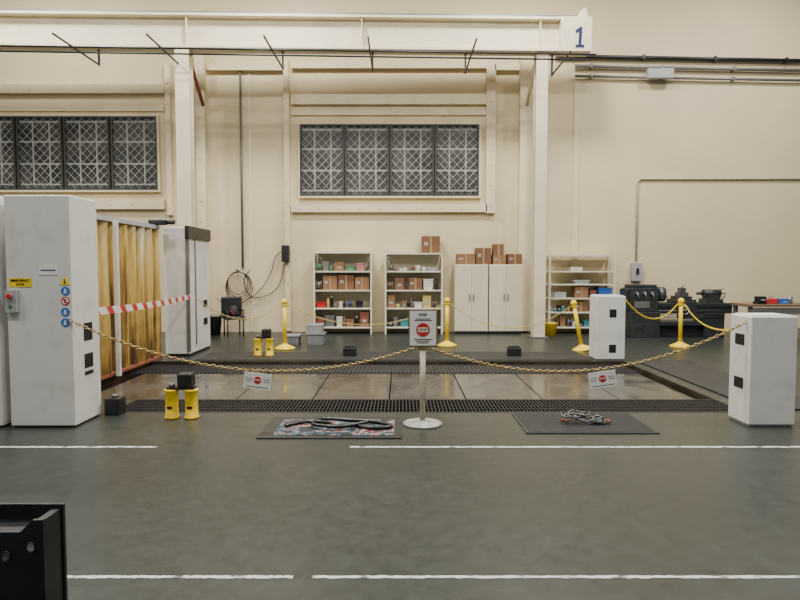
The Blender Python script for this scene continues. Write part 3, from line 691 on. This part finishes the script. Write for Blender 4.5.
MB().tube([(2.58,.3+.12*math.cos(a),1.06+.12*math.sin(a)) for a in [2*PI*i/20 for i in range(20)]],.014,6,True).cyl((2.50,.3,1.06),(2.59,.3,1.06),.022).box(2.573,2.585,.19,.41,1.05,1.07).build('tailstock_wheel',M['steel'],L)
for z in (.50,.56,.65): MB().cyl((.74,.02,z),(2.5,.02,z),.014).build('feed_rod',ds,L)
# workbench
x0,_=at(744,300,14.2)
t=thing('workbench','dark workbench behind the near right tower','workbench',(x0,14.0,0))
MB().box(0,2.4,0,.8,.84,.9).build('worktop',M['wood'],t,bevel=.006)
for a in (.05,2.27):
    for c in (.05,.67): MB().box(a,a+.08,c,c+.08,0,.84).build('leg',M['grey'],t)
MB().box(.05,2.35,.1,.7,.25,.28).build('lower_shelf',M['grey'],t); MB().box(.1,1.3,.02,.06,.66,.82).build('drawer_front',M['grey'],t)
t=thing('bench_vise','black vise clamped on the left end of the workbench','vise',(x0+.35,14.15,.901)); MB().box(-.1,.1,-.08,.12,0,.06).build('vise_base',M['dark'],t); MB().box(-.09,.09,-.1,-.05,.06,.18).build('front_jaw',M['dark'],t); MB().box(-.09,.09,.0,.08,.06,.18).build('rear_jaw',M['dark'],t); MB().cyl((0,-.1,.1),(0,-.2,.1),.015).cyl((-.1,-.2,.1),(.1,-.2,.1),.008).build('screw_handle',M['steel'],t)
t=thing('toolbox','small red toolbox on the workbench','toolbox',(x0+.70,14.3,.901)); MB().box(-.12,.12,-.08,.08,0,.12).build('box',M['red'],t,bevel=.01); MB().tube([(-.06,0,.12),(-.05,0,.16),(.05,0,.16),(.06,0,.12)],.008,6).build('handle',M['dark'],t)
smallbox((x0+.95,14.25,.901),.18,.18,.12,'blue carton on the workbench beside the red toolbox','things on the workbench','blue')
can((x0+1.15,14.3,.901),.12,.12,.16,'silver paint can on the workbench','things on the workbench','steel')
# ---------------------------------------------------------------- chair + crates
x,y=G(228,338)
t=thing('workshop_chair','black padded chair against the wall beside the cable coil','chair',(x,15.5,0),(0,0,.5))
MB().box(-.25,.25,-.24,.24,.43,.51).build('seat',M['dark'],t,bevel=.02); MB().box(-.27,.27,.2,.27,.50,1.0).build('backrest',M['dark'],t,bevel=.03)
for a in (-.2,.2):
    for c in (-.19,.21): MB().cyl((a,c,0),(a,c,.43 if c<0 else .52),.018,n=10).build('leg',M['dark'],t)
    MB().cyl((a,-.17,.66),(a,.2,.66),.025,n=8).cyl((a,-.17,.51),(a,-.17,.66),.018,n=8).build('armrest',M['dark'],t)
t=thing('tote_bag','dark bag with a red strap heaped on the black chair','bag',(x,15.45,.511)); 
b=MB().lathe([(.12,0),(.16,.05),(.15,.16),(.09,.25),(.04,.28)],14)
for v in b.b.verts: v.co.x*=1+.25*math.sin(v.co.z*30); v.co.y*=.8
b.build('bag_body',M['farstrip'],t); MB().tube([(-.08,-.12,.08),(-.04,-.13,.14),(.02,-.13,.11),(.06,-.12,.03)],.010,6).build('strap',M['red'],t)
t=thing('waste_bin','dark round waste bin on the floor left of the black chair','bin',(x-.52,15.6,0)); MB().lathe([(.13,0),(.18,.50),(.19,.51),(.17,.51),(.12,.02)],20).build('bin_body',M['dark'],t); MB().lathe([(.181,.48),(.195,.49),(.195,.53),(.17,.53)],20).build('rim',M['grey'],t)
def crate(px0,px1,py0,py1,label):
    xa,y=G(px0,py1); xc,_=G(px1,py1); w=xc-xa; h=at(px0,py0,y)[1]
    t=bin_(((xa+xc)/2,y+.2,.001),w,.4,h-.002,label,'grey plastic totes','tote'); t.name='plastic_tote'
    MB().box(-w/2-.015,w/2+.015,-.215,.215,h-.02,h+.01).build('lid',M['tote'],t); return y,h
yy,hh=crate(306,324,334,345,'grey plastic tote, lower of the stack of two beside the left shelves')
xa,_=G(306,345); xc,_=G(323,345)
t=bin_(((xa+xc)/2,yy+.2,hh+.012),xc-xa-.02,.38,.20,'grey plastic tote, upper of the stack of two beside the left shelves','grey plastic totes','lgrey'); t.name='plastic_tote'
crate(284,299,336,345,'single low grey plastic tote behind the leftmost yellow stanchion')
x,y=G(547,334); t=thing('mop_bucket','yellow bucket on the floor at the foot of the open frame shelves','bucket',(x,15.5,0))
MB().lathe([(.13,0),(.17,.32),(.18,.33),(.165,.33),(.125,.02)],20).build('pail',M['yellow'],t); MB().tube([(-.17,0,.3),(-.1,-.12,.36),(.1,-.12,.36),(.17,0,.3)],.008,6).build('handle',M['steel'],t)
# ---------------------------------------------------------------- foreground bracket
Yb=2.6
def fp(px,py): return at(px,py,Yb)
x1,_=fp(44,560); x0=x1-.75
t=thing('steel_bracket','black welded steel bracket with a round hole at the bottom left corner','bracket',(0,Yb,0))
zf=fp(40,520)[1]; zl=fp(0,532)[1]
poly=[(x0,0),(x1,0),(x1,zf),(fp(32,520)[0],zf),(fp(20,531)[0],zl),(x0,zl)]
MB().prism_xz(poly,0,.02).build('front_plate',M['bk'],t,bevel=.003)
MB().prism_xz([(x0,.02),(x1-.01,.02),(x1-.01,zf-.012),(fp(32,520)[0],zf-.012),(fp(20,531)[0],zl-.012),(x0,zl-.012)],.02,.16).build('body_block',M['bk'],t)
MB().box(x0,x1,.16,.18,0,zf+.008).build('rear_plate',M['bk'],t,bevel=.003)
for k,(hpx,hpy) in enumerate(((31,547),(6,556))):
    hx,hz=fp(hpx,hpy); p=MB().cyl((hx,-.003,hz),(hx,0.0,hz),.018,n=24).build('hole',M['lgrey' if k==0 else 'grey'],t)
    MB().tube([(hx+.02*math.cos(a),-.004,hz+.022*math.sin(a)) for a in [2*PI*i/24 for i in range(24)]],.003,6,True).build('hole_rim',M['bk'],p)
# ---------------------------------------------------------------- lights, camera
def area(x,y,z,e,s,col=(1,.96,.87)):
    l=bpy.data.lights.new('high_bay','AREA'); l.energy=e; l.size=s; l.color=col
    o=bpy.data.objects.new('high_bay_light',l); C.objects.link(o); o.location=(x,y,z)
for x in (-9,-3,3,9):
    for y in (1,7,12.6): area(x,y,10.0,{1:400,7:570,12.6:560}[y]*(.8 if x==9 else 1),1.0)
w=bpy.data.worlds.new('world'); bpy.context.scene.world=w; w.use_nodes=True
w.node_tree.nodes['Background'].inputs[0].default_value=(.93,.95,.91,1); w.node_tree.nodes['Background'].inputs[1].default_value=.21
cam=bpy.data.cameras.new('camera'); co=bpy.data.objects.new('camera',cam); C.objects.link(co)
cam.sensor_width=36; cam.lens=36*F/800; cam.clip_end=200
co.location=(0,0,CH); co.rotation_euler=(PI/2-TH,0,0)
bpy.context.scene.camera=co
